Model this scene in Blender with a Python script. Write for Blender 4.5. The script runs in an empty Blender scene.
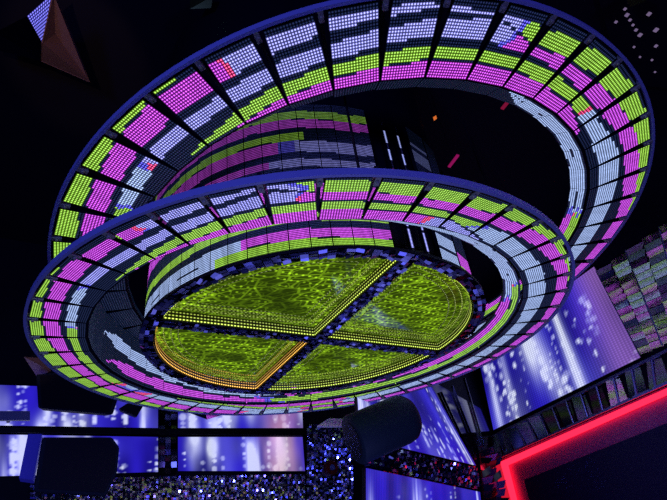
import bpy, bmesh, math, random
import numpy as np
from mathutils import Vector, Matrix

SC = bpy.context.scene
COL = SC.collection
RNG = random.Random(7)
PI = math.pi
S = 0.5            # metres per survey unit
EYE = 1.6          # camera height
PITCH, ROLL, FPX = math.radians(32.4), math.radians(-8.2), 500.0

# ------------------------------------------------------------------ camera
Fv = Vector((0, math.cos(PITCH), math.sin(PITCH)))
R0 = Vector((1, 0, 0)); U0 = R0.cross(Fv)
Rv = R0 * math.cos(ROLL) + U0 * math.sin(ROLL)
Uv = -R0 * math.sin(ROLL) + U0 * math.cos(ROLL)
CAM = Vector((0, 0, EYE))
cd = bpy.data.cameras.new('camera'); cam = bpy.data.objects.new('camera', cd); COL.objects.link(cam)
cd.sensor_fit = 'HORIZONTAL'; cd.sensor_width = 36; cd.lens = 36 * FPX / 667.0
cd.clip_end = 200
cam.matrix_world = Matrix(((Rv.x, Uv.x, -Fv.x, 0), (Rv.y, Uv.y, -Fv.y, 0), (Rv.z, Uv.z, -Fv.z, EYE), (0, 0, 0, 1)))
SC.camera = cam

def ray(px, py):
    return Fv + Rv * ((px - 333.5) / FPX) - Uv * ((py - 250) / FPX)
def at_dist(px, py, d):
    """point seen at a pixel, d metres away measured on the ground"""
    r = ray(px, py); return CAM + r * (d / math.hypot(r.x, r.y))
def at_z(px, py, z):
    r = ray(px, py); return CAM + r * ((z - EYE) / r.z)

# ------------------------------------------------------------------ materials
def newmat(name):
    m = bpy.data.materials.new(name); m.use_nodes = True
    nt = m.node_tree
    b = nt.nodes.get('Principled BSDF')
    return m, nt, b
def simple(name, col, rough=.5, metal=0., emit=None, es=0., spec=None, noise=0.):
    m, nt, b = newmat(name)
    b.inputs['Base Color'].default_value = (*col, 1)
    b.inputs['Roughness'].default_value = rough
    b.inputs['Metallic'].default_value = metal
    if spec is not None: b.inputs['Specular IOR Level'].default_value = spec
    if emit:
        b.inputs['Emission Color'].default_value = (*emit, 1); b.inputs['Emission Strength'].default_value = es
    if noise:
        tc = nt.nodes.new('ShaderNodeTexCoord'); n = nt.nodes.new('ShaderNodeTexNoise'); n.inputs['Scale'].default_value = 9
        mr = nt.nodes.new('ShaderNodeMapRange'); mr.inputs['To Min'].default_value = max(0, rough - noise); mr.inputs['To Max'].default_value = min(1, rough + noise)
        nt.links.new(tc.outputs['Object'], n.inputs['Vector']); nt.links.new(n.outputs['Fac'], mr.inputs['Value'])
        nt.links.new(mr.outputs['Result'], b.inputs['Roughness'])
    return m
def math_node(nt, op, a, b=None, c=None):
    n = nt.nodes.new('ShaderNodeMath'); n.operation = op
    for i, v in enumerate((a, b, c)):
        if v is None: continue
        if isinstance(v, (int, float)): n.inputs[i].default_value = v
        else: nt.links.new(v, n.inputs[i])
    return n.outputs[0]
def led_material(name, lo, hi, inner, outer, rough=.45, white=.10, diode=.30):
    """light-emitting dots: colour of every dot from the face attribute, round dot in each cell"""
    m, nt, b = newmat(name)
    b.inputs['Base Color'].default_value = (.004, .006, .012, 1); b.inputs['Roughness'].default_value = rough
    b.inputs['Specular IOR Level'].default_value = .15
    at = nt.nodes.new('ShaderNodeAttribute'); at.attribute_name = 'Col'
    uv = nt.nodes.new('ShaderNodeUVMap'); uv.uv_map = 'cell'
    sx = nt.nodes.new('ShaderNodeSeparateXYZ'); nt.links.new(uv.outputs['UV'], sx.inputs[0])
    fx = math_node(nt, 'SUBTRACT', math_node(nt, 'FRACT', sx.outputs[0]), .5)
    fy = math_node(nt, 'SUBTRACT', math_node(nt, 'FRACT', sx.outputs[1]), .5)
    d = math_node(nt, 'SQRT', math_node(nt, 'ADD', math_node(nt, 'MULTIPLY', fx, fx), math_node(nt, 'MULTIPLY', fy, fy)))
    mr = nt.nodes.new('ShaderNodeMapRange'); mr.interpolation_type = 'SMOOTHSTEP'
    mr.inputs['From Min'].default_value = inner; mr.inputs['From Max'].default_value = outer
    mr.inputs['To Min'].default_value = hi; mr.inputs['To Max'].default_value = lo
    nt.links.new(d, mr.inputs['Value'])
    dio = nt.nodes.new('ShaderNodeMapRange'); dio.inputs['From Min'].default_value = inner; dio.inputs['From Max'].default_value = outer
    dio.inputs['To Min'].default_value = diode; dio.inputs['To Max'].default_value = .004
    nt.links.new(d, dio.inputs['Value'])
    nt.links.new(dio.outputs['Result'], b.inputs['Base Color'])
    hot = nt.nodes.new('ShaderNodeMapRange'); hot.inputs['From Min'].default_value = inner; hot.inputs['From Max'].default_value = outer
    hot.inputs['To Min'].default_value = white; hot.inputs['To Max'].default_value = 0
    nt.links.new(d, hot.inputs['Value'])
    ad = nt.nodes.new('ShaderNodeVectorMath'); ad.operation = 'ADD'
    nt.links.new(at.outputs['Color'], ad.inputs[0]); nt.links.new(math_node(nt, 'MULTIPLY', hot.outputs['Result'], at.outputs['Alpha']), ad.inputs[1])
    nt.links.new(ad.outputs[0], b.inputs['Emission Color'])
    nt.links.new(mr.outputs['Result'], b.inputs['Emission Strength'])
    return m
M_LED = led_material('led_dots', .20, 2.15, .14, .42)
M_LEDWALL = led_material('led_dots_column', .05, .72, .12, .40, white=.1)
M_SCREEN = led_material('video_wall_pixels', .78, 1.3, .15, .5, .5, white=0., diode=.02)
M_STRIP = led_material('led_strip_dots', .12, 2.8, .14, .38)
M_CASE = simple('panel_black_plastic', (.006, .007, .012), .5, spec=.2)
M_HOOP = simple('blue_painted_metal', (.34, .38, .72), .4, .1, noise=.08)
M_SPOKE = simple('black_steel', (.012, .012, .02), .45, .4, spec=.3)
M_BRKT = simple('galvanised_clip', (.42, .42, .30), .55, .3)
M_CABLE = simple('black_cable', (.008, .008, .012), .6, spec=.2)
M_MIRROR = simple('mirror_tiles', (.72, .74, .85), .10, 1.)
M_DMIRROR = simple('dark_mirror_tiles', (.16, .17, .3), .14, 1.)
M_BMIRROR = simple('blue_mirror_tiles', (.36, .38, .85), .2, .85)
M_TILE = simple('lilac_mirror_tiles', (.40, .40, .62), .3, .7)
M_CHROME = simple('chrome', (.62, .62, .72), .34, .75)
M_WALL = simple('black_wall_paint', (.006, .007, .014), .55, spec=.25, noise=.1)
M_GLOSSBLACK = simple('black_glass', (.004, .004, .008), .08, spec=.5)
M_FLOOR = simple('dark_floor_tiles', (.012, .012, .018), .25, noise=.1)
M_CEIL = simple('black_ceiling_paint', (.010, .010, .016), .8, spec=.1)
M_SPK = simple('navy_black_cabinet', (.010, .022, .035), .6, spec=.2, noise=.1)
M_BLUELIT = simple('blue_lit_surface', (.03, .04, .45), .5, emit=(.02, .02, .5), es=.25)  # blue light on a speaker's side, put into colour and glow
M_GREYPL = simple('pale_grey_plate', (.5, .52, .68), .5)
M_BROWN = simple('bronze_mirror', (.30, .17, .12), .5, .3)
M_RED = simple('red_neon', (.3, .01, .02), .4, emit=(1., .015, .05), es=2.2)
M_REDSURF = simple('glitter_purple_panel', (.5, .12, .28), .4, .2, noise=.2)
M_PANEL = simple('dark_plum_panel', (.022, .014, .05), .5, noise=.1)
M_REDCAP = simple('red_lamp_housing', (.28, .03, .02), .4)
M_LENS = simple('blue_lens', (.25, .3, .6), .2)
M_GREENSH = simple('green_mirror_shard', (.30, .42, .10), .2, .9)

# ------------------------------------------------------------------ object helpers
def link_mesh(name, me, parent=None, mats=()):
    o = bpy.data.objects.new(name, me); COL.objects.link(o)
    for m in mats: me.materials.append(m)
    if parent: o.parent = parent
    return o
def tag(o, label, cat, group=None):
    o['label'] = label; o['category'] = cat
    if group: o['group'] = group
    return o
def thing(name, label, cat, loc=(0, 0, 0), rot=None, group=None):
    o = bpy.data.objects.new(name, None); COL.objects.link(o)
    o.location = loc
    if rot is not None: o.rotation_mode = 'QUATERNION'; o.rotation_quaternion = rot
    o.empty_display_size = .2
    return tag(o, label, cat, group)
def struct(o): o['kind'] = 'structure'; return o
def obj(name, bm, mat, parent=None, smooth=False):
    me = bpy.data.meshes.new(name)
    bmesh.ops.recalc_face_normals(bm, faces=bm.faces)
    bm.to_mesh(me); bm.free()
    if smooth:
        for p in me.polygons: p.use_smooth = True
    return link_mesh(name, me, parent, mat if isinstance(mat, (list, tuple)) else [mat])
def bm_prism(bm, front, back):
    """closed solid between two equal-length loops"""
    a = [bm.verts.new(p) for p in front]; b = [bm.verts.new(p) for p in back]; n = len(a)
    bm.faces.new(a); bm.faces.new(b[::-1])
    for i in range(n): bm.faces.new((a[i], b[i], b[(i + 1) % n], a[(i + 1) % n]))
def bm_box(bm, c, ax, ay, az):
    """box from centre and three half-axis vectors"""
    c, ax, ay, az = map(Vector, (c, ax, ay, az))
    bm_prism(bm, [c - ax - ay - az, c + ax - ay - az, c + ax + ay - az, c - ax + ay - az],
             [c - ax - ay + az, c + ax - ay + az, c + ax + ay + az, c - ax + ay + az])
def bm_tube(bm, p, q, r, n=8):
    p, q = Vector(p), Vector(q); d = (q - p).normalized()
    a = d.orthogonal().normalized(); b = d.cross(a)
    f = lambda o: [o + a * (r * math.cos(2 * PI * k / n)) + b * (r * math.sin(2 * PI * k / n)) for k in range(n)]
    bm_prism(bm, f(p), f(q))
def bm_band(bm, r0, r1, z0, z1, n=132, a0=0., a1=2 * PI):
    """ring of rectangular section r0..r1 x z0..z1"""
    full = abs(a1 - a0 - 2 * PI) < 1e-6
    k = n if full else n + 1
    L = []
    for i in range(k):
        a = a0 + (a1 - a0) * i / n; c, s = math.cos(a), math.sin(a)
        L.append([bm.verts.new((r * c, r * s, z)) for r, z in ((r0, z0), (r1, z0), (r1, z1), (r0, z1))])
    for i in range(n):
        A, B = L[i], L[(i + 1) % k]
        for j in range(4): bm.faces.new((A[j], A[(j + 1) % 4], B[(j + 1) % 4], B[j]))
    if not full:
        bm.faces.new(L[0]); bm.faces.new(L[-1][::-1])

def led_grid(name, P, nu, nv, colf, parent, mats, thick=None, cells=True, point_col=False):
    """panel whose lit face is a grid of nu x nv cells. P(u,v) -> Vector, thick: vector to its back. colf(u,v) -> rgb"""
    vs, fs, cols, uvs = [], [], [], []
    for j in range(nv + 1):
        for i in range(nu + 1): vs.append(P(i / nu, j / nv))
    for j in range(nv):
        for i in range(nu):
            a = j * (nu + 1) + i
            fs.append((a, a + 1, a + nu + 2, a + nu + 1))
    nlit = len(fs)
    if thick is not None:
        t = Vector(thick); b0 = len(vs)
        edge = [i for i in range(nu + 1)] + [(j) * (nu + 1) + nu for j in range(1, nv + 1)] + \
               [nv * (nu + 1) + i for i in range(nu - 1, -1, -1)] + [j * (nu + 1) for j in range(nv - 1, 0, -1)]
        for e in edge: vs.append(vs[e] + t)
        n = len(edge)
        for k in range(n): fs.append((edge[k], b0 + k, b0 + (k + 1) % n, edge[(k + 1) % n]))
        fs.append(tuple(b0 + k for k in range(n)))
    me = bpy.data.meshes.new(name); me.from_pydata([tuple(v) for v in vs], [], fs); me.update()
    at = me.attributes.new('Col', 'FLOAT_COLOR', 'POINT' if point_col else 'FACE')
    if point_col:
        arr = np.zeros((len(vs), 4), 'f'); arr[:, 3] = 1
        k = 0
        for j in range(nv + 1):
            for i in range(nu + 1): arr[k, :3] = colf(i / nu, j / nv); k += 1
    else:
        arr = np.zeros((len(fs), 4), 'f'); k = 0
        for j in range(nv):
            for i in range(nu): arr[k, :3] = colf((i + .5) / nu, (j + .5) / nv); k += 1
        arr[:, 3] = arr[:, :3].max(axis=1)
    at.data.foreach_set('color', arr.ravel())
    uvl = me.uv_layers.new(name='cell')
    w = np.zeros((len(me.loops), 2), 'f')
    for k in range(nlit):
        p = me.polygons[k]; j, i = divmod(k, nu)
        for q, l in enumerate(p.loop_indices):
            w[l] = ((0, 0), (1, 0), (1, 1), (0, 1))[q] if cells is True else \
                   ((i + (q in (1, 2))) / nu * cells[0], (j + (q in (2, 3))) / nv * cells[1])
    uvl.data.foreach_set('uv', w.ravel())
    mi = np.ones(len(fs), 'i'); mi[:nlit] = 0
    me.polygons.foreach_set('material_index', mi)
    return link_mesh(name, me, parent, mats)

# ------------------------------------------------------------------ the pictures the LED panels show
G = (.275, .59, .02); P = (.57, .034, .76); W = (.29, .30, .95); C_ = (.32, .45, .82); B = (.07, .06, .80); R = (.9, .03, .2)
D = (.0022, .0075, .024)  # unlit LEDs, with blue room light put in as a faint glow
Z0, Z1 = (0, 0, D), (1, 1, D)
FAR = [
 (0,    [Z0, Z0, (0, .22, P), (.5, .86, C_), Z1]),
 (60,   [Z0, Z0, (0, .2, P), (.45, .85, C_), Z1]),
 (78,   [Z0, Z0, (.0, .25, P), (.4, .78, C_), (.86, 1, G)]),
 (93,   [Z0, (0, .22, G), (.28, .46, P), (.54, .7, G), (.74, 1, P)]),
 (110,  [Z0, (0, .3, C_), (.3, .45, C_), (.52, .68, G), (.74, 1, P)]),
 (130,  [Z0, (.05, .4, P), (.5, .8, C_), (.88, 1, G), Z1]),
 (150,  [(0, .2, G), (.25, .55, P), (.62, .88, C_), Z1, Z1]),
 (180,  [(0, .3, G), (.35, .6, P), (.68, .9, G), Z1, Z1]),
]
LOWER_A = FAR + [
 (-165 + 360, [(0, .3, G), (.35, .6, P), (.68, .86, G), Z1, Z1]),
 (-155 + 360, [(0, .24, G), (.27, .55, P), (.66, .84, G), Z1, Z1]),
 (-149 + 360, [(0, .2, G), (.24, .52, P), (.63, .82, C_), Z1, Z1]),
 (-140 + 360, [(0, .13, G), (.2, .46, P), (.58, .75, C_), Z1, Z1]),
 (-128 + 360, [(0, .02, G), (.09, .40, P), (.5, .69, W), (.97, .98, G), Z1]),
 (-115 + 360, [Z0, (.12, .34, P), (.48, .68, W), (.8, .95, G), (.97, 1, P)]),
 (-106 + 360, [Z0, (.10, .28, W), (.42, .62, W), (.68, .88, G), (.89, 1, P)]),
 (-98 + 360,  [Z0, (.08, .22, W), (.34, .54, W), (.60, .82, G), (.83, 1, P)]),
 (-90 + 360,  [Z0, (.04, .10, W), (.2, .46, W), (.53, .72, G), (.74, 1, P)]),
 (-82 + 360,  [Z0, (.05, .31, G), (.31, .5, P), (.54, .72, G), (.73, 1, P)]),
 (-65 + 360,  [Z0, (.07, .35, G), (.36, .52, P), (.57, .75, G), (.76, 1, P)]),
 (-57 + 360,  [Z0, (.08, .35, G), (.36, .54, P), (.60, .75, G), (.76, .97, W)]),
 (-46 + 360,  [Z0, (.05, .26, G), (.29, .54, P), (.6, .95, C_), Z1]),
 (-35 + 360,  [Z0, (0, .15, G), (.15, .44, P), (.58, .93, C_), Z1]),
 (-20 + 360,  [Z0, (0, .04, G), (.03, .28, P), (.52, .88, C_), Z1]),
]
UPPER_A = FAR[:-2] + [
 (145, [Z0, Z0, Z1, Z1, Z1]),
 (203, [Z0, (.3, .3, P), (.7, .7, G), Z1, Z1]),
 (-153 + 360, [(0, .3, G), (.35, .62, P), (.7, .95, G), Z1, Z1]),
 (-141 + 360, [(0, .25, G), (.3, .56, P), (.66, .86, G), Z1, Z1]),
 (-134 + 360, [(0, .2, G), (.25, .5, P), (.6, .8, C_), Z1, Z1]),
 (-121 + 360, [(0, .08, G), (.1, .42, P), (.5, .7, W), (.96, .97, G), Z1]),
 (-110 + 360, [Z0, (.08, .37, P), (.48, .67, W), (.8, .96, G), (.97, 1, P)]),
 (-103 + 360, [Z0, (.08, .3, W), (.42, .62, W), (.7, .88, G), (.89, 1, P)]),
 (-90 + 360,  [Z0, (.08, .22, W), (.37, .58, W), (.64, .82, G), (.84, 1, P)]),
 (-80 + 360,  [Z0, (.05, .12, W), (.24, .46, W), (.58, .76, G), (.78, 1, P)]),
 (-70 + 360,  [Z0, (.13, .17, W), (.2, .46, W), (.56, .75, G), (.76, 1, P)]),
 (-62 + 360,  [Z0, (.13, .34, G), (.37, .51, P), (.56, .74, G), (.76, 1, P)]),
 (-46 + 360,  [Z0, (.07, .33, G), (.36, .56, P), (.62, .78, G), (.8, 1, P)]),
 (-37 + 360,  [Z0, (.04, .3, G), (.31, .56, P), (.64, .86, C_), (.95, 1, D)]),
 (-26 + 360,  [Z0, (0, .2, G), (.2, .43, P), (.53, .87, C_), Z1]),
 (-12 + 360,  [Z0, (0, .1, G), (.1, .36, P), (.5, .83, C_), Z1]),
]
LOWER_B = [(0, [(.1, .45, G), (.5, .92, P)]), (50, [(.1, .45, G), (.52, .92, P)]), (100, [(.05, .3, G), (.4, .8, P)]),
           (125, [(.05, .25, P), (.34, .55, C_)]), (150, [(.05, .27, P), (.38, .6, C_)]), (172, [(.08, .3, P), (.46, .72, C_)]), (181, [(.14, .17, P), (.5, .74, C_)]), (188, [Z0, (.6, .6, C_)]), (196, [Z0, Z0]),
           (240, [Z0, Z0]), (288, [Z0, Z0]), (294, [(.1, .45, C_), (.55, .9, C_)]), (320, [(.05, .45, C_), (.5, .95, C_)]), (338, [(.05, .5, C_), (.55, .95, C_)]), (349, [(.1, .45, G), (.5, .9, C_)]), ]
UPPER_B = [(0, [(.05, .5, G), (.55, .92, P)]), (60, [(.1, .45, G), (.5, .9, P)]), (150, [Z0, Z0]), (215, [Z0, Z0]),
           (300, [Z0, Z0]), (306, [(.1, .45, C_), (.55, .9, C_)]), (335, [(.1, .5, C_), (.55, .95, C_)]), (350, [(.05, .5, C_), (.55, .95, C_)])]

def hashn(i, s=0):
    x = math.sin(i * 127.1 + s * 311.7) * 43758.5453; return x - math.floor(x)
def n1(x, s=0):
    i = math.floor(x); f = x - i; f = f * f * (3 - 2 * f)
    return hashn(i, s) * (1 - f) + hashn(i + 1, s) * f
def n2(x, y, s=0):
    j = math.floor(y); f = y - j; f = f * f * (3 - 2 * f)
    return n1(x, s + j * 7.3) * (1 - f) + n1(x, s + (j + 1) * 7.3) * f
def band(table, azd, s, seed, wob=.022):
    a = azd % 360
    n = len(table)
    for i in range(n):
        a0, k0 = table[i]; a1, k1 = table[(i + 1) % n]
        if i == n - 1: a1 += 360
        if a0 <= a < a1 or (i == n - 1 and a >= a0): break
    w = (a - a0) / (a1 - a0)
    out = D
    for q in range(len(k0)):
        s0 = k0[q][0] * (1 - w) + k1[q][0] * w; s1 = k0[q][1] * (1 - w) + k1[q][1] * w
        if s1 - s0 < .012: continue
        e0 = s0 + (0 if s0 < .01 else wob * (n1(azd * .23, seed + q) - .5)); e1 = s1 + (0 if s1 > .99 else wob * (n1(azd * .23, seed + q + .5) - .5))
        if e0 <= s <= e1:
            c0, c1 = k0[q][2], k1[q][2]
            if c0 is D: c0 = c1
            if c1 is D: c1 = c0
            t = .5 + .5 * (n2(azd * .12, s * 6, seed + 9) - .5)
            out = c0 if w < t else c1
            # thin blue or red fringe where one colour takes over from the next
            if c0 is not c1 and abs(w - t) < .07: out = B if n1(azd * .2 + s * 5, seed + 4) > .3 else R
            j = .86 + .28 * n1(azd * 2.1 + s * 13, seed + 3)
            return tuple(v * j for v in out)
    return out

# ------------------------------------------------------------------ light rings
def light_ring(label, loc, rot, ro, ri, n, a0, tabA, tabB, wallh, cables, seed):
    root = thing('suspended_light_ring', label, 'light ring', loc, rot, 'suspended light rings')
    wid = 2 * ri * math.tan(PI / n) * .955
    gap = .01
    for k in range(n):
        a = a0 + 2 * PI * (k + .5) / n
        e = Vector((math.cos(a), math.sin(a), 0)); t = Vector((-math.sin(a), math.cos(a), 0))
        ad = math.degrees(a)
        hw = wid / 2
        def Pf(u, v, e=e, t=t):
            return e * (ro * math.cos(PI / n) - .015 + (ri - ro * math.cos(PI / n) + .015) * v) + t * (hw * (2 * u - 1))
        def cf(u, v, ad=ad):
            return band(tabA, ad + (u - .5) * 360 / n, v, seed)
        led_grid('light_panel', Pf, 16, 26, cf, root, [M_LED, M_CASE], (0, 0, .045))
        lw = min(1, max(0, (math.cos(a - math.radians(-20)) + .3) / .8)); lw = lw * lw * (3 - 2 * lw)
        h = wallh(ad) * (1 - lw) + lw * .23 * S; dr = lw * .34 * S
        rw = ri * math.cos(PI / n) - .02; hw2 = rw * math.tan(PI / n) * .985
        nv = max(8, int(math.hypot(h, dr) / .026))
        def Pw(u, v, e=e, t=t, h=h, dr=dr):
            r = rw - dr * v
            return e * r + t * (hw2 * r / rw * (1 - 2 * u)) + Vector((0, 0, .02 + h * v))
        def cw(u, v, ad=ad):
            return band(tabB, ad - (u - .5) * 360 / n, v, seed + 20, .08)
        led_grid('inner_light_panel', Pw, 16, nv, cw, root, [M_LED, M_CASE], e * (.03 * (1 - lw)) + Vector((0, 0, .03 * lw)))
    bm = bmesh.new(); bm_band(bm, ro + .005, ro + .035, -.012, .055, n * 3); obj('outer_hoop', bm, M_HOOP, root)
    bm = bmesh.new(); bm_band(bm, ri + .05, ri + .10, .06, .12, n * 3); obj('inner_hoop', bm, M_SPOKE, root)
    sp = bc = None
    for k in range(n):
        a = a0 + 2 * PI * k / n
        if sp is None:
            bm = bmesh.new(); bm_box(bm, ((ro + ri) / 2 + .03, 0, .085), ((ro - ri) / 2 - .03, 0, 0), (0, .016, 0), (0, 0, .03))
            sp = obj('spoke', bm, M_SPOKE, root); o1 = sp
            bm = bmesh.new(); bm_box(bm, (ro - .045, 0, .02), (.05, 0, 0), (0, .022, 0), (0, 0, .035))
            bm_tube(bm, (ro - .05, 0, -.035), (ro - .05, 0, 0), .014)
            bc = obj('mounting_clip', bm, M_BRKT, root); o2 = bc
        else:
            o1 = sp.copy(); COL.objects.link(o1); o2 = bc.copy(); COL.objects.link(o2)
        for o in (o1, o2): o.rotation_euler = (0, 0, a)
    mw = Matrix.LocRotScale(Vector(loc), rot, None) if rot is not None else Matrix.Translation(loc)
    inv = mw.inverted()
    for ca in cables:
        lp = Vector(((ri + .08) * math.cos(ca), (ri + .08) * math.sin(ca), .10)); wp = mw @ lp
        bm = bmesh.new(); bm_tube(bm, lp, inv @ Vector((wp.x, wp.y, CEIL_Z)), .012)
        obj('suspension_cable', bm, M_CABLE, root)
    return root

CEIL_Z = 9.0
AX, AY = -.856 * S, 12.16 * S
zl = EYE + 5 * S
light_ring('wide LED light ring hanging lowest, encircling the green glass disc', (AX, AY, zl), None, 6.42 * S, 5.33 * S, 44, -3.015,
           LOWER_A, LOWER_B, lambda ad: (.62 + .7 * max(0, -math.cos(math.radians(ad))) ** 3 * (1 if math.sin(math.radians(ad)) > -.5 else .4)) * S,
           cables=[math.radians(v) for v in (-8, 108, -74)], seed=1)
nrm = Vector((-.092, .067, 1)).normalized()
qt = Vector((0, 0, 1)).rotation_difference(nrm)
zu = EYE + 7.04 * S
UC = Vector(((-.856 + 1.69) * S, (12.16 + .53) * S, zu))
light_ring('larger LED light ring hanging tilted above and behind the lower ring', UC, qt, 8.0 * S, 6.46 * S, 46, math.radians(-140.4),
           UPPER_A, UPPER_B, lambda ad: .42 * S * (.25 + .75 * max(0, math.cos(math.radians(ad)))), cables=[math.radians(v) for v in (30, 120, -60)], seed=5)

# ------------------------------------------------------------------ LED column above the disc
DR = 4.25 * S
BX, BY = AX + .12 * S, AY - .02 * S
col = thing('light_column', 'round dark column of curved LED panels rising above the green disc to the ceiling', 'light column', (BX, BY, 0))
zb, zt = EYE + 5.0 * S + .005, CEIL_Z
bm = bmesh.new(); bm_band(bm, DR - .12, DR - .06, zb + .17, zt, 96); obj('core', bm, M_CASE, col)
H = lambda z: (z - EYE) / S
def col_color(azd, z):
    h = H(z)
    w1 = (.04 * math.sin(azd * .11) + .06 * (n1(azd * .13, 3) - .5)) * (1 if h > 6 else .5)
    h -= w1
    if azd < -63.0:
        t = (azd + 145) / 80.          # 0 at left, 1 at the panel edge
        L = [(5.02, 5.34, C_ if azd < -112 else G), (5.36, 5.58, C_ if azd < -104 else P), (5.75, 5.95, G), (6.3, 6.7, P),
             (7.18, 7.40, P if azd < -95 else W), (7.60, 7.93, P if azd < -92 else B if azd < -87 else W), (7.95, 8.18, G if azd < -84 else D),
             (8.33, 8.60, P), (8.62, 8.87, G)]
        for a, b, c in L:
            if a <= h <= b: return tuple(v * (.75 + .4 * n1(azd + h * 3, 6)) for v in c)
        return D
    if azd > -20:  # unseen side, lit content added for the wall mirrors
        for a, b, c in ((5.1, 5.4, P), (5.45, 5.8, G), (5.95, 6.2, C_), (6.4, 6.7, P), (6.8, 7.1, G), (7.3, 7.6, P), (7.8, 8.1, C_), (8.3, 8.6, G)):
            if a <= h <= b: return c
        return D
    if azd < -36.5:
        if 5.0 < h < 5.45: return C_
        if 5.52 < h < 5.85: return C_
        if 7.9 < h < 8.3 or 8.42 < h < 8.55: return (.12, .15, .40)
        return D
    if 5.0 < h < 5.25: return G
    if 5.25 < h < 5.6: return P
    if 7.3 < h < 7.6: return (.2, .02, .5)
    if 7.65 < h < 7.9: return G
    return D
PW = 5.6
edges = [-63.1 - PW * k for k in range(18)]
spans = [(e - PW + .12, e - .12) for e in edges] + [(-46, -37), (-36, -28)] + [(-16 + 8 * k, -8.4 + 8 * k) for k in range(15)]  # last run: unseen panels added for the right wall mirrors to reflect
for (d0, d1) in spans:
    for (ha, hb) in ((5.12, 6.9), (6.95, 9.08)):
        z0 = EYE + ha * S; z1 = EYE + hb * S
        c_ = math.radians((d0 + d1) / 2); hwid = DR * math.tan(math.radians((d1 - d0) / 2))
        e = Vector((math.cos(c_), math.sin(c_), 0)); t = Vector((-math.sin(c_), math.cos(c_), 0))
        led_grid('light_panel', lambda u, v: e * DR + t * (hwid * (2 * u - 1)) + Vector((0, 0, z0 + (z1 - z0) * v)), 16, 44,
                 lambda u, v: col_color(d0 + (d1 - d0) * u, z0 + (z1 - z0) * v), col, [M_LED if d0 > -20 or ha < 6 else M_LEDWALL, M_CASE], -e * .04)
# two upright light bars on the bare sector
for azd in (-57.4, -52.0):
    a = math.radians(azd); e = Vector((math.cos(a), math.sin(a), 0)); t = Vector((-math.sin(a), math.cos(a), 0))
    segs = [(5.2, 5.66, W), (5.74, 5.86, W), (6.6, 7.3, (.4, .02, .35)), (7.55, 7.9, (.25, .3, .8)), (8.1, 8.5, (.22, .26, .6))]
    def cb(u, v):
        h = 5.13 + (8.8 - 5.13) * v
        for p, q, c in segs:
            if p < h < q: return c
        return (0, 0, 0)
    def pb(u, v):
        return e * (DR + .02) + t * (.018 * (2 * u - 1)) + Vector((0, 0, EYE + 5.13 * S + (8.8 - 5.13) * S * v))
    led_grid('light_bar', pb, 1, 110, cb, col, [M_LED, M_CASE], -e * .05)

# ------------------------------------------------------------------ green glass disc with its mirrored cross
M_GLASS, nt, b = newmat('green_lit_glass')
b.inputs['IOR'].default_value = 2.1; b.inputs['Roughness'].default_value = .06
b.inputs['Specular IOR Level'].default_value = .5
tc = nt.nodes.new('ShaderNodeTexCoord')
def tex(kind, scale, rot=0, sc=(1, 1, 1), **kw):
    mp = nt.nodes.new('ShaderNodeMapping'); mp.inputs['Rotation'].default_value = (0, 0, rot); mp.inputs['Scale'].default_value = sc
    nt.links.new(tc.outputs['Object'], mp.inputs[0])
    n = nt.nodes.new(kind); n.inputs['Scale'].default_value = scale
    for k, v in kw.items(): setattr(n, k, v)
    nt.links.new(mp.outputs[0], n.inputs['Vector']); return n
v1 = tex('ShaderNodeTexVoronoi', 3.4, math.radians(30), (1, 1.9, 1), feature='DISTANCE_TO_EDGE')
v2 = tex('ShaderNodeTexVoronoi', 7.0, math.radians(-58), (1, 1.7, 1), feature='DISTANCE_TO_EDGE')
ns = tex('ShaderNodeTexNoise', 2.1)
def mrange(x, a, b_, c, d):
    m = nt.nodes.new('ShaderNodeMapRange'); nt.links.new(x, m.inputs['Value'])
    for k, v in zip(('From Min', 'From Max', 'To Min', 'To Max'), (a, b_, c, d)): m.inputs[k].default_value = v
    return m.outputs['Result']
l1 = mrange(v1.outputs['Distance'], .03, .06, 1, 0); l2 = mrange(v2.outputs['Distance'], .03, .07, .6, 0)
net = math_node(nt, 'MAXIMUM', l1, l2)
cl = mrange(ns.outputs['Fac'], .36, .66, .15, 1.)
net = math_node(nt, 'MULTIPLY', net, cl)
# bright dots in straight rows, LED reflections put into the glow
mp = nt.nodes.new('ShaderNodeMapping'); mp.inputs['Rotation'].default_value = (0, 0, math.radians(-33)); nt.links.new(tc.outputs['Object'], mp.inputs[0])
sx = nt.nodes.new('ShaderNodeSeparateXYZ'); nt.links.new(mp.outputs[0], sx.inputs[0])
def sawd(x, f):
    return math_node(nt, 'ABSOLUTE', math_node(nt, 'SUBTRACT', math_node(nt, 'FRACT', math_node(nt, 'MULTIPLY', x, f)), .5))
dx = sawd(sx.outputs[0], 13.); dy = sawd(sx.outputs[1], 7.5)
dd = math_node(nt, 'SQRT', math_node(nt, 'ADD', math_node(nt, 'MULTIPLY', dx, dx), math_node(nt, 'MULTIPLY', math_node(nt, 'MULTIPLY', dy, dy), 3.)))
dots = math_node(nt, 'MULTIPLY', mrange(dd, .12, .26, 1.1, 0), mrange(ns.outputs['Fac'], .42, .6, 0.05, 1))
tot = math_node(nt, 'ADD', math_node(nt, 'ADD', math_node(nt, 'MULTIPLY', net, .62), dots), mrange(ns.outputs['Fac'], .3, .7, .05, .12))  # net and dots stand for LED reflections in the glass
b.inputs['Emission Color'].default_value = (.235, .44, .008, 1)
nt.links.new(math_node(nt, 'MULTIPLY', tot, 1.3), b.inputs['Emission Strength'])
rgb = nt.nodes.new('ShaderNodeMix'); rgb.data_type = 'RGBA'; rgb.inputs['A'].default_value = (.01, .03, .006, 1); rgb.inputs['B'].default_value = (.20, .34, .02, 1)
rgb.clamp_factor = True; nt.links.new(tot, rgb.inputs['Factor']); nt.links.new(rgb.outputs['Result'], b.inputs['Base Color'])

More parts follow.
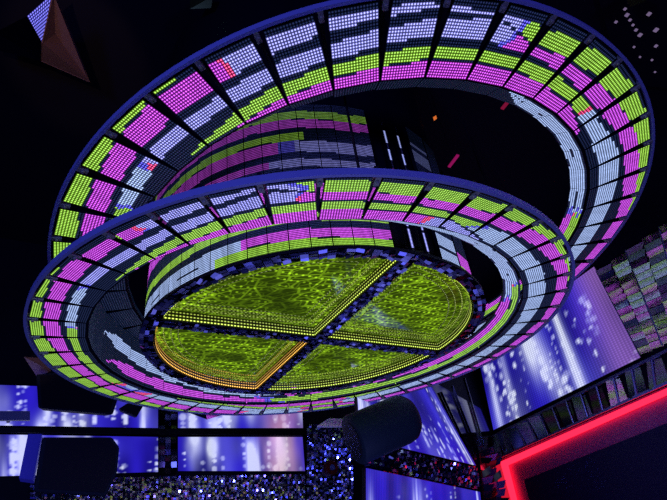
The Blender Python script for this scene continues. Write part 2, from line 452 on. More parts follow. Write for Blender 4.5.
zd = EYE + 5 * S
disc = thing('glass_disc', 'green glowing glass disc split by a mirrored cross at the centre of the light rings', 'glass disc', (BX, BY, zd))
RO, RI = 4.33 * S, 4.02 * S
def aim_rot(wc, nn, targets, spread):
    """turn a mirror so that it throws some part of the lamps towards the camera"""
    t = RNG.choice(targets) + Vector((RNG.gauss(0, spread), RNG.gauss(0, spread), 0))
    want = ((Vector((0, .3, EYE)) - wc).normalized() + (t - wc).normalized()).normalized()
    q = nn.rotation_difference(want)
    if q.angle > .75: q = Matrix.Rotation(.75, 3, q.axis).to_quaternion()
    return q.to_matrix()
def tile_strip(name, path_fn, nu, nv, parent, mats, tilt=.25, aim=None, org=None, prob=.8):
    """mirror tiles: separate little quads, each tilted a bit, on a sheet path_fn(u,v)"""
    bm = bmesh.new()
    for i in range(nu):
        for j in range(nv):
            q = [Vector(path_fn((i + a) / nu, (j + b_) / nv)) for a, b_ in ((.04, .04), (.96, .04), (.96, .96), (.04, .96))]
            c = sum(q, Vector()) / 4; nn = (q[1] - q[0]).cross(q[3] - q[0]).normalized()
            ax = Vector((RNG.gauss(0, 1), RNG.gauss(0, 1), RNG.gauss(0, 1))); ax -= nn * ax.dot(nn)
            if ax.length < 1e-4: continue
            rot = Matrix.Rotation(RNG.gauss(0, tilt), 3, ax.normalized())
            if aim and RNG.random() < prob: rot = rot @ aim_rot(c + org, nn, aim, .5)
            f = bm.faces.new([bm.verts.new(c + rot @ (p - c)) for p in q])
            f.material_index = RNG.randrange(len(mats))
    me = bpy.data.meshes.new(name); bm.to_mesh(me); bm.free()
    return link_mesh(name, me, parent, mats)
bm = bmesh.new(); bm_band(bm, RI, RO, .015, .05, 132); obj('rim', bm, M_CASE, disc)
tile_strip('rim_mirror_tiles', lambda u, v: ((RI + (RO - RI) * (1 - v)) * math.cos(u * 2 * PI), (RI + (RO - RI) * (1 - v)) * math.sin(u * 2 * PI), 0.004), 150, 3, disc, [M_TILE, M_DMIRROR, M_BMIRROR], .3)
A1, A2 = math.radians(-57.5), math.radians(-145.5)      # directions of the two beams
BW = .17 * S
for a in (A1, A2):
    d = Vector((math.cos(a), math.sin(a), 0)); t = Vector((-math.sin(a), math.cos(a), 0))
    bm = bmesh.new(); bm_box(bm, (0, 0, .078 + (.002 if a == A1 else 0)), d * (RI - .002), t * BW, (0, 0, .068)); o = obj('cross_beam', bm, M_CASE, disc)
    for sgn in (-1, 1):
        st = BW if a == A2 else 0
        tile_strip('beam_mirror_tiles', lambda u, v: d * (sgn * (st + (RI - st) * u)) + t * (sgn * BW * (1 - 2 * v)) + Vector((0, 0, .004)), 40, 4, o, [M_TILE, M_DMIRROR, M_BMIRROR, M_DMIRROR], .3)
# four recessed glass sectors, each with lit edge strips
def sector_loop(aa, ab, rin, marg, n=28):
    """outline of the sector between two beams, inset"""
    da = Vector((math.cos(aa), math.sin(aa), 0)); db = Vector((math.cos(ab), math.sin(ab), 0))
    ta = Vector((-math.sin(aa), math.cos(aa), 0)); tb = Vector((math.sin(ab), -math.cos(ab), 0))
    o = BW + marg
    al = math.asin(o / rin)
    pts = [Vector((rin * math.cos(aa + al + (ab - aa - 2 * al) * i / n), rin * math.sin(aa + al + (ab - aa - 2 * al) * i / n), 0)) for i in range(n + 1)]
    # inner corner: intersection of the two offset lines
    den = da.x * db.y - da.y * db.x
    p, q = ta * o, tb * o; w = q - p
    s_ = (w.x * db.y - w.y * db.x) / den
    return [p + da * s_] + pts
dirs = [A2, A1, A2 + PI, A1 + PI, A2 + 2 * PI]
YG = (.50, .66, .035); AM = (1., .48, .02)
for k in range(4):
    aa, ab = dirs[k], dirs[k + 1]
    lp = sector_loop(aa, ab, RI - .012, .012)
    dep = .14
    bm = bmesh.new()
    bm.faces.new([bm.verts.new(p + Vector((0, 0, dep))) for p in lp][::-1])
    sec = obj('glass_sector', bm, M_GLASS, disc)
    for row, zz in enumerate((.038, .078, .118)):
        n = len(lp)
        L = [0]
        ring = lp + [lp[0]]
        for i in range(n): L.append(L[-1] + (ring[i + 1] - ring[i]).length)
        tot_ = L[-1]; nd = int(tot_ / .04)
        colr = AM if k == 3 else YG
        colr = tuple(v * (1., .5, .32)[row] for v in colr)
        def Ps(u, v):
            s_ = u * tot_
            for i in range(n):
                if s_ <= L[i + 1] + 1e-9: break
            f = (s_ - L[i]) / max(1e-9, L[i + 1] - L[i])
            p = ring[i].lerp(ring[i + 1], f)
            return p * .996 + Vector((0, 0, zz - .013 + .026 * (1 - v)))
        led_grid('edge_light_strip', Ps, nd, 1, lambda u, v: colr, sec, [M_STRIP, M_CASE])
    # glowing rows standing in for reflections of the edge strips inside the glass
    for row in range(3):
        lq = sector_loop(aa, ab, RI - .1 - .085 * row, .09 + .085 * row)
        ring = lq + [lq[0]]; n = len(lq); L = [0]
        for i in range(n): L.append(L[-1] + (ring[i + 1] - ring[i]).length)
        tot_ = L[-1]; nd = int(tot_ / .05)
        colr = tuple(v * (.42, .28, .2)[row] for v in YG)
        def Pq(u, v):
            s_ = u * tot_
            for i in range(n):
                if s_ <= L[i + 1] + 1e-9: break
            f = (s_ - L[i]) / max(1e-9, L[i + 1] - L[i])
            p = ring[i].lerp(ring[i + 1], f); c = lq[0] * .35 + lq[n // 2] * .65
            return p + (c - p).normalized() * (.02 * v) + Vector((0, 0, dep - .004))
        led_grid('mirrored_light_row', Pq, nd, 1, lambda u, v: colr, sec, [M_STRIP, M_CASE])
bm = bmesh.new(); bm_band(bm, .05, RI + .05, .152, .168, 96); obj('back_plate', bm, M_CASE, disc)

# ------------------------------------------------------------------ room shell
CK = Vector((4.35, 17.46, 0))
def vec(deg): return Vector((math.sin(math.radians(deg)), math.cos(math.radians(deg)), 0))
class Wall:
    def __init__(s, o, d, n): s.o, s.d, s.n = Vector(o), Vector(d).normalized(), Vector(n).normalized()
    def pt(s, px, py, off=0.):
        r = ray(px, py); o = s.o + s.n * off
        return CAM + r * ((o - CAM).dot(s.n) / r.dot(s.n))
BACK = Wall(CK, -vec(55), (vec(145)))
RIGHT = Wall(CK, vec(160), (-vec(70)))
MID = Wall(CK, -vec(27), (vec(117)))
for w in (BACK, RIGHT, MID):
    if w.n.dot(-CK) < 0: w.n = -w.n
lb = CK - vec(55) * 18.; rb = CK + vec(160) * 21.
def wall_slab(name, p, q, n, z0=0, z1=CEIL_Z, th=.2, mat=M_WALL):
    bm = bmesh.new(); p, q = Vector(p), Vector(q); up = Vector((0, 0, 1))
    f = [p + up * z0, q + up * z0, q + up * z1, p + up * z1]
    bm_prism(bm, f, [v - n * th for v in f])
    return struct(obj(name, bm, mat))
wall_slab('wall_back', lb, CK, BACK.n)
wall_slab('wall_right', CK, rb, RIGHT.n)
wall_slab('wall_middle', CK, CK + MID.d * 8.9, MID.n, 0, 5.4, .12, M_GLOSSBLACK)
wall_slab('wall_left', (lb.x, -5, 0), lb, Vector((1, 0, 0)))
wall_slab('wall_front', (rb.x, -5, 0), (lb.x, -5, 0), Vector((0, 1, 0)))
poly = [(lb.x, -5), (rb.x, -5), (rb.x, rb.y), (CK.x, CK.y), (lb.x, lb.y)]
for nm, z, th, m in (('floor', 0, -.2, M_FLOOR), ('ceiling', CEIL_Z, .2, M_CEIL)):
    bm = bmesh.new(); bm_prism(bm, [(x, y, z) for x, y in poly], [(x, y, z + th) for x, y in poly]); struct(obj(nm, bm, m))
wall_slab('wall_side', rb, (rb.x, -5, 0), Vector((-1, 0, 0)))

# ------------------------------------------------------------------ video screens
def screen_picture(seed, ar, warm=None, cloud=.16, streaks=7, bokeh=46, dark=.22, size=1.):
    rg = random.Random(seed)
    st = [(rg.random() * ar, rg.uniform(.05, .20) * size, rg.uniform(.45, 1.2), rg.uniform(-.2, .9), rg.uniform(.35, .8)) for _ in range(streaks)]
    bk = []
    for c in range(int(bokeh / 2.6)):
        x0 = rg.random() * ar; y0 = rg.random(); r = rg.uniform(.025, .07) * size
        for q in range(5):
            bk.append((x0 + rg.gauss(0, .015), y0 - .16 * q * size + rg.gauss(0, .03), r * rg.uniform(.6, 1.2), rg.uniform(.3, 1.)))
    def f(u, v):
        x, y = u * ar, v
        k = dark + (1 - dark) * n2(x * 3.1, y * 1.3, seed)
        wv = 0
        for a, w, i, yc, yw in st:
            wv += i * math.exp(-((x - a) / w) ** 2) * math.exp(-((y - yc) / yw) ** 2)
        for a, c, r, i in bk:
            d = math.hypot(x - a, y - c) / r
            if d < 1.3: wv += i * min(1, max(0, (1.3 - d) / .5))
        wv *= .45 + .6 * n2(x * 5, y * 3, seed + 2)
        wv += cloud * n2(x * 1.9 + 3, y * 1.5, seed + 7) ** 2
        wv = min(wv, 1.05)
        wv *= 1.5; wv = min(wv, 1.1)
        base = (.026 * k, .014 * k, .62 * k)
        c = [base[0] + wv ** 1.5 * .54, base[1] + wv ** 1.5 * .58, base[2] + wv * .62]
        if warm:
            wx, ww, wc = warm
            g = math.exp(-((u - wx) / ww) ** 2)
            c = [c[i] * (1 - .55 * g) + wc[i] * g * (.35 + .65 * n2(x * 4, y * 2, seed + 5)) for i in range(3)]
        return c
    return f
def screen(label, wall, quad, seed, off=.10, cells=(90, 60), grp=None, **kw):
    P4 = [wall.pt(x, y, off) for x, y in quad]     # top-left, top-right, bottom-right, bottom-left
    c = sum(P4, Vector()) / 4; c0 = c - wall.n * off
    root = thing('video_screen', label, 'video screen', c0, None, grp)
    L = [p - c0 for p in P4]
    ar = (L[1] - L[0]).length / max(.01, (L[3] - L[0]).length)
    pic = screen_picture(seed, ar, **kw)
    Pf = lambda u, v: L[3].lerp(L[2], u).lerp(L[0].lerp(L[1], u), v)
    led_grid('display', Pf, 84, 44, pic, root, [M_SCREEN, M_CASE], None, cells=cells, point_col=True)
    bm = bmesh.new(); g = sum(L, Vector()) / 4
    f = [g + (p - g) * 1.012 - wall.n * .006 for p in L]
    bm_prism(bm, f, [p - wall.n * (off - .012) for p in f]); obj('casing', bm, M_CASE, root)
    return root
SG = 'blue video screens on the back wall'
screen('long blue video screen at lower left, passing behind the large dark speaker', BACK, [(-30, 434), (158, 437), (158, 472), (-30, 477)], 11, grp=SG, streaks=9, bokeh=60, cells=(220, 44), size=1.25)
screen('long blue video screen at left, in the upper row beneath the ring', BACK, [(-30, 384), (158, 390), (158, 428), (-30, 425)], 12, grp=SG, streaks=8, bokeh=50, dark=.3, cells=(220, 44))
screen('bright blue video screen with a peach glow, lower row right of the tiled pillar', BACK, [(178, 437), (302.5, 437), (305, 471), (178, 471)], 13, grp=SG, streaks=9, bokeh=40, size=1.3, cells=(150, 44),
       warm=(.80, .13, (.75, .42, .55)))
screen('blue video screen in the upper row, right of the tiled pillar', BACK, [(178, 392), (301.5, 392), (303, 428), (178, 428)], 14, grp=SG, streaks=8, bokeh=40, size=1.2, cells=(150, 44),
       warm=(.82, .14, (.5, .25, .34)))
screen('slanted blue video screen behind the dark barrel speaker', MID, [(357, 391), (432, 387), (476, 465.5), (360, 438)], 15, off=.06, streaks=6, bokeh=60, cells=(70, 70), size=.8)
screen('blue video screen at the bottom edge, under the mirrored strip', MID, [(366, 468), (480, 492), (484, 530), (366, 530)], 16, off=.06, streaks=6, bokeh=40, dark=.3, cells=(100, 60), size=.7)
screen('largest blue video screen, on the right wall above the chrome ladder', RIGHT, [(477, 351), (594, 266.5), (640.5, 357.5), (493.5, 430)], 37, off=.10, streaks=8, bokeh=80, cells=(64, 46), size=.55, cloud=.2,
       warm=(1.0, .13, (.34, .15, .46)))

# ------------------------------------------------------------------ wall dressing
def wall_poly(name, wall, quad, off, th, mat, parent=None, base=None):
    P4 = [wall.pt(x, y, off) for x, y in quad]
    if base is not None: P4 = [p - base for p in P4]
    bm = bmesh.new(); bm_prism(bm, P4, [p - wall.n * th for p in P4]); return obj(name, bm, mat, parent)
RING_T = [Vector((AX + r * math.cos(a), AY + r * math.sin(a), zl)) for r in (2.75, 2.95, 3.1) for a in [k * PI / 12 for k in range(24)]]
COL_T = [Vector((AX + 2.2 * math.cos(a), AY + 2.2 * math.sin(a), z)) for a in (-.15, 0, .2, .4) for z in (4.3, 4.8, 5.3, 5.7)]
def mosaic(label, wall, quad, nu, nv, mats, off=.06, tilt=.12, name='mosaic_panel', cat='mosaic panel', grp=None):
    P4 = [wall.pt(x, y, off) for x, y in quad]; c = sum(P4, Vector()) / 4 - wall.n * off
    root = thing(name, label, cat, c, None, grp)
    L = [p - c for p in P4]
    tile_strip('mirror_tiles', lambda u, v: L[3].lerp(L[2], u).lerp(L[0].lerp(L[1], u), v), nu, nv, root, mats, tilt, RING_T, c)
    wall_poly('backing', wall, quad, off - .025, off - .028, M_CASE, root, c)
    return root
mosaic('glittering mirror mosaic along the bottom edge below the back wall screens', BACK, [(30, 478.5), (305, 474), (305, 540), (30, 540)], 124, 26, [M_MIRROR, M_BMIRROR, M_MIRROR, M_MIRROR])
mosaic('blue glittering mirror mosaic beside the small red lamp', BACK, [(307, 424), (352, 424), (354, 540), (307, 540)], 22, 52, [M_BMIRROR, M_DMIRROR, M_BMIRROR, M_MIRROR])
mosaic('dark tiled pillar between the back wall screens', BACK, [(159, 392), (176.8, 392), (176.8, 474), (159, 474)], 3, 14, [M_DMIRROR, M_GLOSSBLACK], .10, .12, 'tiled_pillar', 'pillar')
mosaic('narrow sparkling mosaic strip between the two slanted screens', MID, [(362, 441), (477, 468), (480, 490), (366, 466)], 64, 8, [M_DMIRROR, M_GLOSSBLACK, M_DMIRROR, M_BMIRROR, M_MIRROR], .05, .35)
mosaic('short tiled column at the corner left of the red frame', MID, [(479, 452), (493, 446), (506, 540), (486, 540)], 3, 12, [M_DMIRROR, M_BMIRROR, M_GLOSSBLACK], .07, .3)
# dark rail between the screen rows
q = [(-30, 427.5), (306, 429.5), (306, 435.5), (-30, 432)]
r_ = wall_poly('wall_rail', BACK, q, .16, .155, M_SPOKE); tag(r_, 'long dark rail between the two rows of back wall screens', 'rail')
# corner mirror slats
for k, (a, b_) in enumerate((((441, 392), (470, 455)), ((452, 386), (478, 452)), ((464, 378), (484, 446)))):
    p, q = MID.pt(*a, .04), MID.pt(*b_, .04)
    lean = ('leftmost, nearest the slanted screen', 'middle one', 'rightmost, nearest the large screen')[k]
    bm = bmesh.new(); bm_box(bm, (0, 0, 0), (p - q) / 2, MID.d * .012, MID.n * .035)
    o = obj('corner_mirror', bm, M_DMIRROR); o.location = (p + q) / 2
    tag(o, 'thin dark mirror slat on the black corner wall, ' + lean, 'slat', 'mirror slats in the dark corner')

# right: mirror block with chrome bars
quad = [(598, 271), (700, 200), (716, 322), (642, 355)]
P4 = [RIGHT.pt(x, y, .08) for x, y in quad]; c = sum(P4, Vector()) / 4 - RIGHT.n * .08
mb = thing('mirror_stack', 'stack of mirrored slabs and chrome bars right of the largest screen', 'mirror panel', c)
L = [p - c for p in P4]
f = lambda u, v: L[3].lerp(L[2], u).lerp(L[0].lerp(L[1], u), v)
def louvre(parent, f, wall, rows, colsn, mats, targets, org):
    for j in range(rows):
        for i in range(colsn):
            q = [f((i + a) / colsn, (j + b_) / rows) for a, b_ in ((.03, .05), (.97, .05), (.97, .93), (.03, .93))]
            cc = sum(q, Vector()) / 4
            rot = aim_rot(cc + org, wall.n, targets, .15)
            q = [cc + rot @ (p - cc) for p in q]
            bm = bmesh.new(); bm_prism(bm, q, [p - wall.n * .02 for p in q]); obj('mirror_slab', bm, mats[RNG.randrange(len(mats))], parent)
louvre(mb, f, RIGHT, 14, 6, [M_MIRROR, M_MIRROR, M_MIRROR, M_DMIRROR], COL_T, c)
for i in range(4):
    bm = bmesh.new(); bm_tube(bm, f(i / 3, 0) + RIGHT.n * .06, f(i / 3, 1) + RIGHT.n * .06, .02); obj('chrome_bar', bm, M_CHROME, mb)
wall_poly('backing', RIGHT, quad, .02, .018, M_CASE, mb, c)
# chrome ladder under the screen
quad = [(485, 439), (720, 323), (720, 361), (496, 460)]
P4 = [RIGHT.pt(x, y, .16) for x, y in quad]; c = sum(P4, Vector()) / 4 - RIGHT.n * .16
ld = thing('chrome_ladder', 'chrome ladder-like truss between the largest screen and the red frame', 'truss', c)
L = [p - c for p in P4]; f = lambda u, v: L[3].lerp(L[2], u).lerp(L[0].lerp(L[1], u), v)
for v, nm in ((0.04, 'rail'), (.96, 'rail')):
    bm = bmesh.new(); p, q = f(0, v), f(1, v); bm_box(bm, (p + q) / 2, (q - p) / 2, RIGHT.n * .03, Vector((0, 0, .028))); obj(nm, bm, M_CHROME, ld)
for i in range(15):
    p, q = f((i + .1) / 15, .05), f((i + .1) / 15, .95)
    bm = bmesh.new(); bm_tube(bm, p, q, .028); obj('rung', bm, M_CHROME, ld)
louvre(ld, lambda u, v: f(u, v) - RIGHT.n * .10, RIGHT, 1, 14, [M_DMIRROR, M_GLOSSBLACK, M_MIRROR, M_DMIRROR], COL_T, c)
wall_poly('backing', RIGHT, quad, .02, .018, M_CASE, ld, c)
# red lit frame
fr = thing('red_lit_frame', 'dark wall panel in a glowing red frame at lower right', 'wall panel', RIGHT.pt(600, 480, 0))
b0 = RIGHT.pt(600, 480, 0)
wall_poly('glitter_border', RIGHT, [(496, 461), (730, 359), (730, 560), (520, 560)], .02, .018, M_REDSURF, fr, b0)
wall_poly('inner_panel', RIGHT, [(524, 480), (730, 398), (730, 560), (544, 560)], .14, .13, M_PANEL, fr, b0)
wall_poly('raised_panel', RIGHT, [(590, 500), (655, 473), (730, 470), (730, 560), (600, 560)], .18, .035, M_PANEL, fr, b0)
wall_poly('red_light_tube', RIGHT, [(499, 462.5), (730, 360.5), (730, 366.5), (501, 468)], .16, .05, M_RED, fr, b0)
wall_poly('red_light_tube', RIGHT, [(499.5, 468.3), (507, 465.2), (531, 560), (521, 560)], .16, .05, M_RED, fr, b0)

# ------------------------------------------------------------------ dark fittings in front of the walls
def bracket_to_wall(root, p, wall, c):
    """arm from point p (world) back to the wall"""
    d = (p - wall.o).dot(wall.n); bm = bmesh.new(); bm_tube(bm, p - c, p - wall.n * d - c, .035); obj('bracket', bm, M_SPOKE, root)
def box_speaker(label, front_px, dist, depth, wall, grille=None, side=None, arm=True):
    P_ = [at_dist(x, y, dist) for x, y in front_px]
    c = sum(P_, Vector()) / len(P_); nb = Vector((c.x, c.y, 0)).normalized()
    # flatten onto one upright plane facing the room
    P_ = [CAM + (p - CAM) * ((c - CAM).dot(nb) / (p - CAM).dot(nb)) for p in P_]
    c = sum(P_, Vector()) / len(P_)
    root = thing('hanging_speaker', label, 'speaker', c)
    L = [p - c for p in P_]
    back = [p * .86 + nb * depth for p in L]
    bm = bmesh.new(); bm_prism(bm, L, back)
    bmesh.ops.bevel(bm, geom=bm.edges[:], offset=.015, segments=2, affect='EDGES')
    obj('cabinet', bm, M_SPK, root)
    g = [p * .9 - nb * .012 for p in L]
    bm = bmesh.new(); bm_prism(bm, g, [p + nb * .02 for p in g]); obj('grille', bm, M_CASE, root)
    if side:
        bm = bmesh.new(); pts = [at_dist(x, y, dist + .25) - c for x, y in side]
        bm_prism(bm, pts, [p + nb * .3 for p in pts]); obj('blue_lit_side', bm, M_BLUELIT, root)  # lit side of the cabinet, its light painted as glowing blue
    if arm: bracket_to_wall(root, c + nb * depth * .8, wall, c)
    else:
        bm = bmesh.new(); bm_tube(bm, nb * depth * .6, nb * depth * .6 + Vector((0, 0, CEIL_Z - c.z)), .012); obj('hanger', bm, M_CABLE, root)
    return root
box_speaker('large black box speaker in front of the lower left video screen', [(42, 437), (112, 437), (119.5, 447), (117, 473), (106, 496), (33, 492)], 9.6, .55, BACK, side=[(28, 434), (42, 434), (33, 480), (19, 478)])
box_speaker('black angular box under the left of the lower ring, above the lower left speaker', [(36, 374), (60, 372), (119, 396), (113, 414.5), (38, 408)], 10.6, .3, BACK)
box_speaker('small black pointed fitting beside the ring edge, left of the tiled pillar', [(118, 409), (127, 403), (145, 403), (137, 416.5)], 10.2, .2, BACK, arm=False)
# barrel speaker
pa, pb = at_dist(356, 439, 8.55), at_dist(411, 415.5, 8.95)
ax = (pb - pa); ln = ax.length; ax.normalize()
cc = (pa + pb) / 2
brl = thing('barrel_speaker', 'dark barrel-shaped speaker tilted in front of the slanted screen', 'speaker', cc)
a = ax.orthogonal().normalized(); b2 = ax.cross(a)
prof = [(-.55, .0), (-.55, .38), (-.53, .40), (-.2, .405), (.3, .405), (.42, .38), (.5, .31), (.55, .18), (.565, 0.)]
bm = bmesh.new(); rings = []
for s_, r in prof:
    rings.append([bm.verts.new(ax * (s_ * ln) + (a * math.cos(2 * PI * k / 36) + b2 * math.sin(2 * PI * k / 36)) * max(r, .002)) for k in range(36)])
for i in range(len(rings) - 1):
    for k in range(36): bm.faces.new((rings[i][k], rings[i][(k + 1) % 36], rings[i + 1][(k + 1) % 36], rings[i + 1][k]))
bm.faces.new(rings[0][::-1]); bm.faces.new(rings[-1])
obj('body', bm, M_SPK, brl, True)
bm = bmesh.new(); o_ = ax * (-.55 * ln - .015)
f1 = [o_ + (a * math.cos(2 * PI * k / 36) + b2 * math.sin(2 * PI * k / 36)) * .29 for k in range(36)]
bm_prism(bm, f1, [p + ax * .03 for p in f1]); obj('end_cap', bm, M_CASE, brl)
bracket_to_wall(brl, cc + MID.n * -.2, MID, cc)
# pale plate
p4 = [at_dist(x, y, d) for x, y, d in ((317, 427.5, 9.3), (329, 419.5, 9.9), (353, 420.5, 9.9), (346, 427.5, 9.3))]
bm = bmesh.new(); bm_prism(bm, [p - cc for p in p4], [p - cc + Vector((0, 0, .025)) for p in p4]); o = obj('mounting_plate', bm, M_GREYPL, brl); o['label'] = 'pale grey plate'
p4 = [BACK.pt(x, y, .5) for x, y in ((-12, 411), (30, 411), (30, 420), (-12, 420))]; c = sum(p4, Vector()) / 4
pl = thing('pale_plate', 'long pale grey bar at the left edge in front of the upper screen', 'plate', c)
bm = bmesh.new(); bm_prism(bm, [p - c for p in p4], [p - c - BACK.n * .08 for p in p4]); obj('plate', bm, M_GREYPL, pl)
bracket_to_wall(pl, c - BACK.n * .05, BACK, c)
# small red lamp
c = BACK.pt(331, 468, .16); lm_ = thing('red_lamp', 'small round red lamp on the blue mosaic', 'lamp', c)
u_, v_ = BACK.d, Vector((0, 0, 1)); n_ = BACK.n
def disc_prism(name, r, o0, o1, m, parent):
    bm = bmesh.new(); g = lambda o: [u_ * (r * math.cos(2 * PI * k / 28)) + v_ * (r * math.sin(2 * PI * k / 28)) + n_ * o for k in range(28)]
    bm_prism(bm, g(o0), g(o1)); return obj(name, bm, m, parent)
disc_prism('housing', .17, -.09, .06, M_REDCAP, lm_); disc_prism('lens', .07, .058, .085, M_LENS, lm_)
# translucent pointed fixture under the ring
p = [at_dist(x, y, d) for x, y, d in ((184, 411, 10.2), (205, 409, 9.9), (214, 408.5, 10.3), (233, 412, 10.2), (207, 419.5, 9.9))]
c = sum(p, Vector()) / 5
fx_ = thing('crystal_fixture', 'pale pointed crystal fixture hanging under the far edge of the lower ring', 'crystal', c)
bm = bmesh.new(); vs = [bm.verts.new(q_ - c) for q_ in p] + [bm.verts.new(Vector((0, .35, .12)))]
for t3 in ((0, 1, 4), (1, 3, 4), (0, 5, 2), (2, 5, 3), (0, 4, 5), (4, 3, 5), (0, 2, 1), (1, 2, 3)):
    bm.faces.new([vs[i] for i in t3])
obj('crystal', bm, M_MIRROR, fx_)
bm = bmesh.new(); bm_tube(bm, (0, .25, .1), (0, .25, CEIL_Z - c.z), .006); obj('hanger', bm, M_CABLE, fx_)

# ------------------------------------------------------------------ mirror prisms on the ceiling
def shard(label, pxs, apex, faces_mats, rod=True, zt=CEIL_Z, name='mirror_prism'):
    """faceted prism: outline points (px,py,z) plus hidden apex on the ceiling"""
    pts = [at_z(x, y, z) for x, y, z in pxs]; c = sum(pts, Vector()) / len(pts)
    top = Vector((c.x + apex[0], c.y + apex[1], zt))
    base = Vector((top.x, top.y, zt))
    root = thing(name, label, 'mirror prism', base)
    n = len(pts)
    return root, pts, top, base
def facet(name, pts, mat, root, base):
    bm = bmesh.new(); L = [p - base for p in pts]
    n = (L[1] - L[0]).cross(L[2] - L[0]).normalized()
    mid = sum(L, Vector()) / len(L)
    if n.dot(mid + base - CAM) < 0: n = -n
    bm_prism(bm, L, [p + n * .015 for p in L]); return obj(name, bm, mat, root)
root, pts, top, base = shard('mirrored pyramid on the ceiling at the top left corner with one blue lit facet', [(54, -8, 8.3), (27, 16, 8.35), (42.5, 43, 8.1), (90, 82, 8.5), (68, 25, 8.6), (-4, 32, 8.7), (-4, 50, 8.65), (42, 61, 8.35)], (.0, .5), None)
A_, B_, C2, D_, E_, F_, G_, H_ = pts
f3 = (A_, B_, C2)
led_grid('lit_facet', lambda u, v: (A_.lerp(B_, u) if True else A_).lerp(C2, v) - base, 12, 12, lambda u, v: (.10, .10, .75), root, [M_LED, M_CASE])
facet('mirror_facet', [A_, E_, D_, H_, C2], M_BROWN, root, base)
facet('mirror_facet', [B_, F_, G_, H_, C2], M_DMIRROR, root, base)
bm = bmesh.new(); bm_tube(bm, (0, 0, 0), (E_ - base) * .9 + Vector((0, 0, .02)), .02); bm_tube(bm, (0, 0, 0), (B_ - base) * .95, .02); obj('hanger', bm, M_SPOKE, root)
def little(label, pxs, zz, mat, name='mirror_shard', back=.25):
    pts = [at_z(x, y, zz + .12 * (i % 2)) for i, (x, y) in enumerate(pxs)]; c = sum(pts, Vector()) / len(pts)
    base = Vector((c.x, c.y, CEIL_Z)); root = thing(name, label, 'mirror shard', base)
    bm = bmesh.new(); top = bm.verts.new(c - base + Vector((0, 0, back))); vv = [bm.verts.new(p - base) for p in pts]
    for i in range(len(vv)): bm.faces.new((vv[i], vv[(i + 1) % len(vv)], top))
    bm.faces.new(vv); obj('facets', bm, mat, root)
    bm = bmesh.new(); bm_tube(bm, (0, 0, 0), c - base + Vector((0, 0, back - .02)), .01); obj('hanger', bm, M_CABLE, root)
little('green tinted mirror shard on the ceiling at the top edge, left of centre', [(190, -4), (213, -4), (211, 8), (200, 6), (190, 9)], 8.55, M_GREENSH)
little('green tinted mirror shard on the ceiling at the top right edge', [(622, -8), (650, -8), (646, 1), (630, 7)], 8.5, M_GREENSH)
little('bronze mirror shard near the left edge beside the lower ring', [(24, 357), (44, 358), (51, 371), (37, 377)], 5.4, M_BROWN)
# ceiling panel at the top right, its purple mirror reflections made as glowing dots
base = at_z(640, 30, CEIL_Z - .05)
sp = thing('glint_panel', 'dark ceiling panel with small glowing purple glints at top right', 'ceiling panel', base)
bm = bmesh.new(); q = [at_z(x, y, CEIL_Z - .08) - base for x, y in ((596, -10), (690, -10), (690, 90), (622, 84))]
bm_prism(bm, q, [p + Vector((0, 0, .07)) for p in q]); obj('board', bm, M_CEIL, sp)
M_GLINT = simple('purple_glint', (.2, .15, .3), .4, emit=(.42, .30, .52), es=.36)
dot0 = None
for x, y, w in ((616, 22, 1), (625, 9, 1), (627, 15, 1.4), (630, 20, 1), (633, 25, .9), (636, 30, 1.1), (640, 35, 1.5), (649, 14, 1.5), (656, 30, 1.7), (656, 46, 1.2), (634, 47, .8), (640, 57, .7), (652, 60, .8), (655, 72, .7)):
    if dot0 is None:
        bm = bmesh.new(); bm_box(bm, (0, 0, 0), (.026, .012, 0), (-.012, .026, 0), (0, 0, .012)); dot0 = o = obj('mirror_glint', bm, M_GLINT, sp)  # reflected glint made as a glowing dot
    else: o = dot0.copy(); COL.objects.link(o)
    o.location = at_z(x, y, CEIL_Z - .09) - base; o.scale = (w * .72, w * .72, 1)
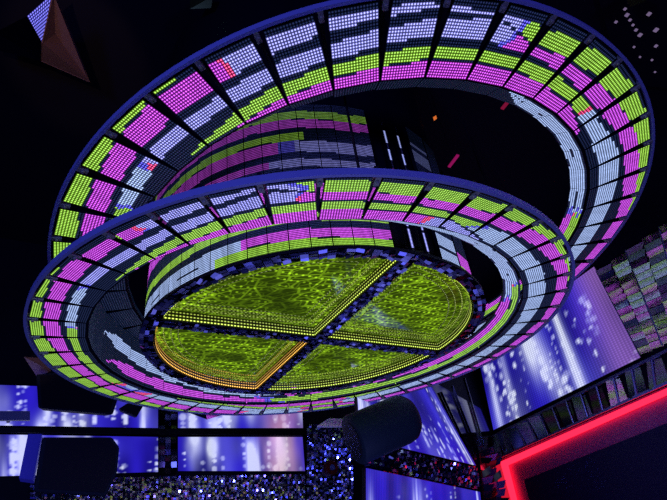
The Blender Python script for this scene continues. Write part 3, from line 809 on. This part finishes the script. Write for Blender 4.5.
# tiny lights inside the upper ring
def blade(label, p, q, z, col_, w=.03, es=.9):
    a_, b_ = at_z(*p, z), at_z(*q, z + .02); m = simple('tinted_light', col_, .4, emit=col_, es=es)
    bm = bmesh.new(); bm_box(bm, (0, 0, 0), (b_ - a_) / 2, (b_ - a_).cross(Vector((0, 0, 1))).normalized() * w, (0, 0, .012))
    t_ = thing('marker_light', label, 'light', (a_ + b_) / 2); obj('tube', bm, m, t_)
    bm = bmesh.new(); bm_tube(bm, (0, 0, .01), (0, 0, CEIL_Z - (a_.z + b_.z) / 2), .006); obj('hanger', bm, M_CABLE, t_)
blade('short red light tube hanging inside the upper ring at its right', (502, 109), (511, 98), 7.6, (.35, .01, .05), .03, .5)
blade('pink light tube hanging behind the lower ring right of the column', (449, 167), (458, 155), 7.2, (.45, .01, .14), .025, .5)
blade('tiny orange light high inside the upper ring', (433.5, 119), (436.5, 117), 7.9, (.9, .2, .03), .03, .7)

# ------------------------------------------------------------------ light: blue wash fixtures of the club, added warm spots and floor wash, faint dark surroundings
def area(name, loc, target, size, energy, color):
    l = bpy.data.lights.new(name, 'AREA'); l.size = size; l.energy = energy; l.color = color
    o = bpy.data.objects.new(name, l); COL.objects.link(o); o.location = loc
    o.rotation_euler = (Vector(target) - Vector(loc)).to_track_quat('-Z', 'Y').to_euler(); return o
area('blue_wash_light', (-3.5, -3.8, 3.2), (0, 5, 5.0), 1.2, 210, (.13, .16, 1.))
area('blue_wash_light', (5.5, -3.2, 3.2), (1, 6, 5.0), 1.2, 110, (.16, .13, 1.))
def spot(name, loc, target, deg, energy, color):
    l = bpy.data.lights.new(name, 'SPOT'); l.spot_size = math.radians(deg); l.energy = energy; l.color = color; l.shadow_soft_size = .05; l.spot_blend = .5
    o = bpy.data.objects.new(name, l); COL.objects.link(o); o.location = loc
    o.rotation_euler = (Vector(target) - Vector(loc)).to_track_quat('-Z', 'Y').to_euler()
spot('added_warm_spot', (-2.2, .2, 4.2), at_z(62, 48, 8.4), 20, 260, (1., .55, .40))  # added to bring out the brown of the ceiling prism
spot('added_warm_spot', (-4.5, 4, 2.0), at_z(37, 367, 5.4), 8, 160, (1., .6, .35))  # added to warm the bronze shard, no known fixture
area('added_floor_wash', (0, 6.5, .15), (0, 6.5, 5), 4.0, 75, (.26, .28, 1.))  # added unseen light from below to brighten the disc tiles
w = bpy.data.worlds.new('world'); SC.world = w; w.use_nodes = True
w.node_tree.nodes['Background'].inputs[0].default_value = (.0016, .0018, .006, 1)
SC.view_settings.view_transform = 'Standard'; SC.view_settings.look = 'None'; SC.view_settings.exposure = 0; SC.view_settings.gamma = 1
SC.view_settings.use_curve_mapping = False
SC.cycles.use_denoising = False      # the fine LED dots must not be smeared
SC.cycles.sample_clamp_indirect = 1.5
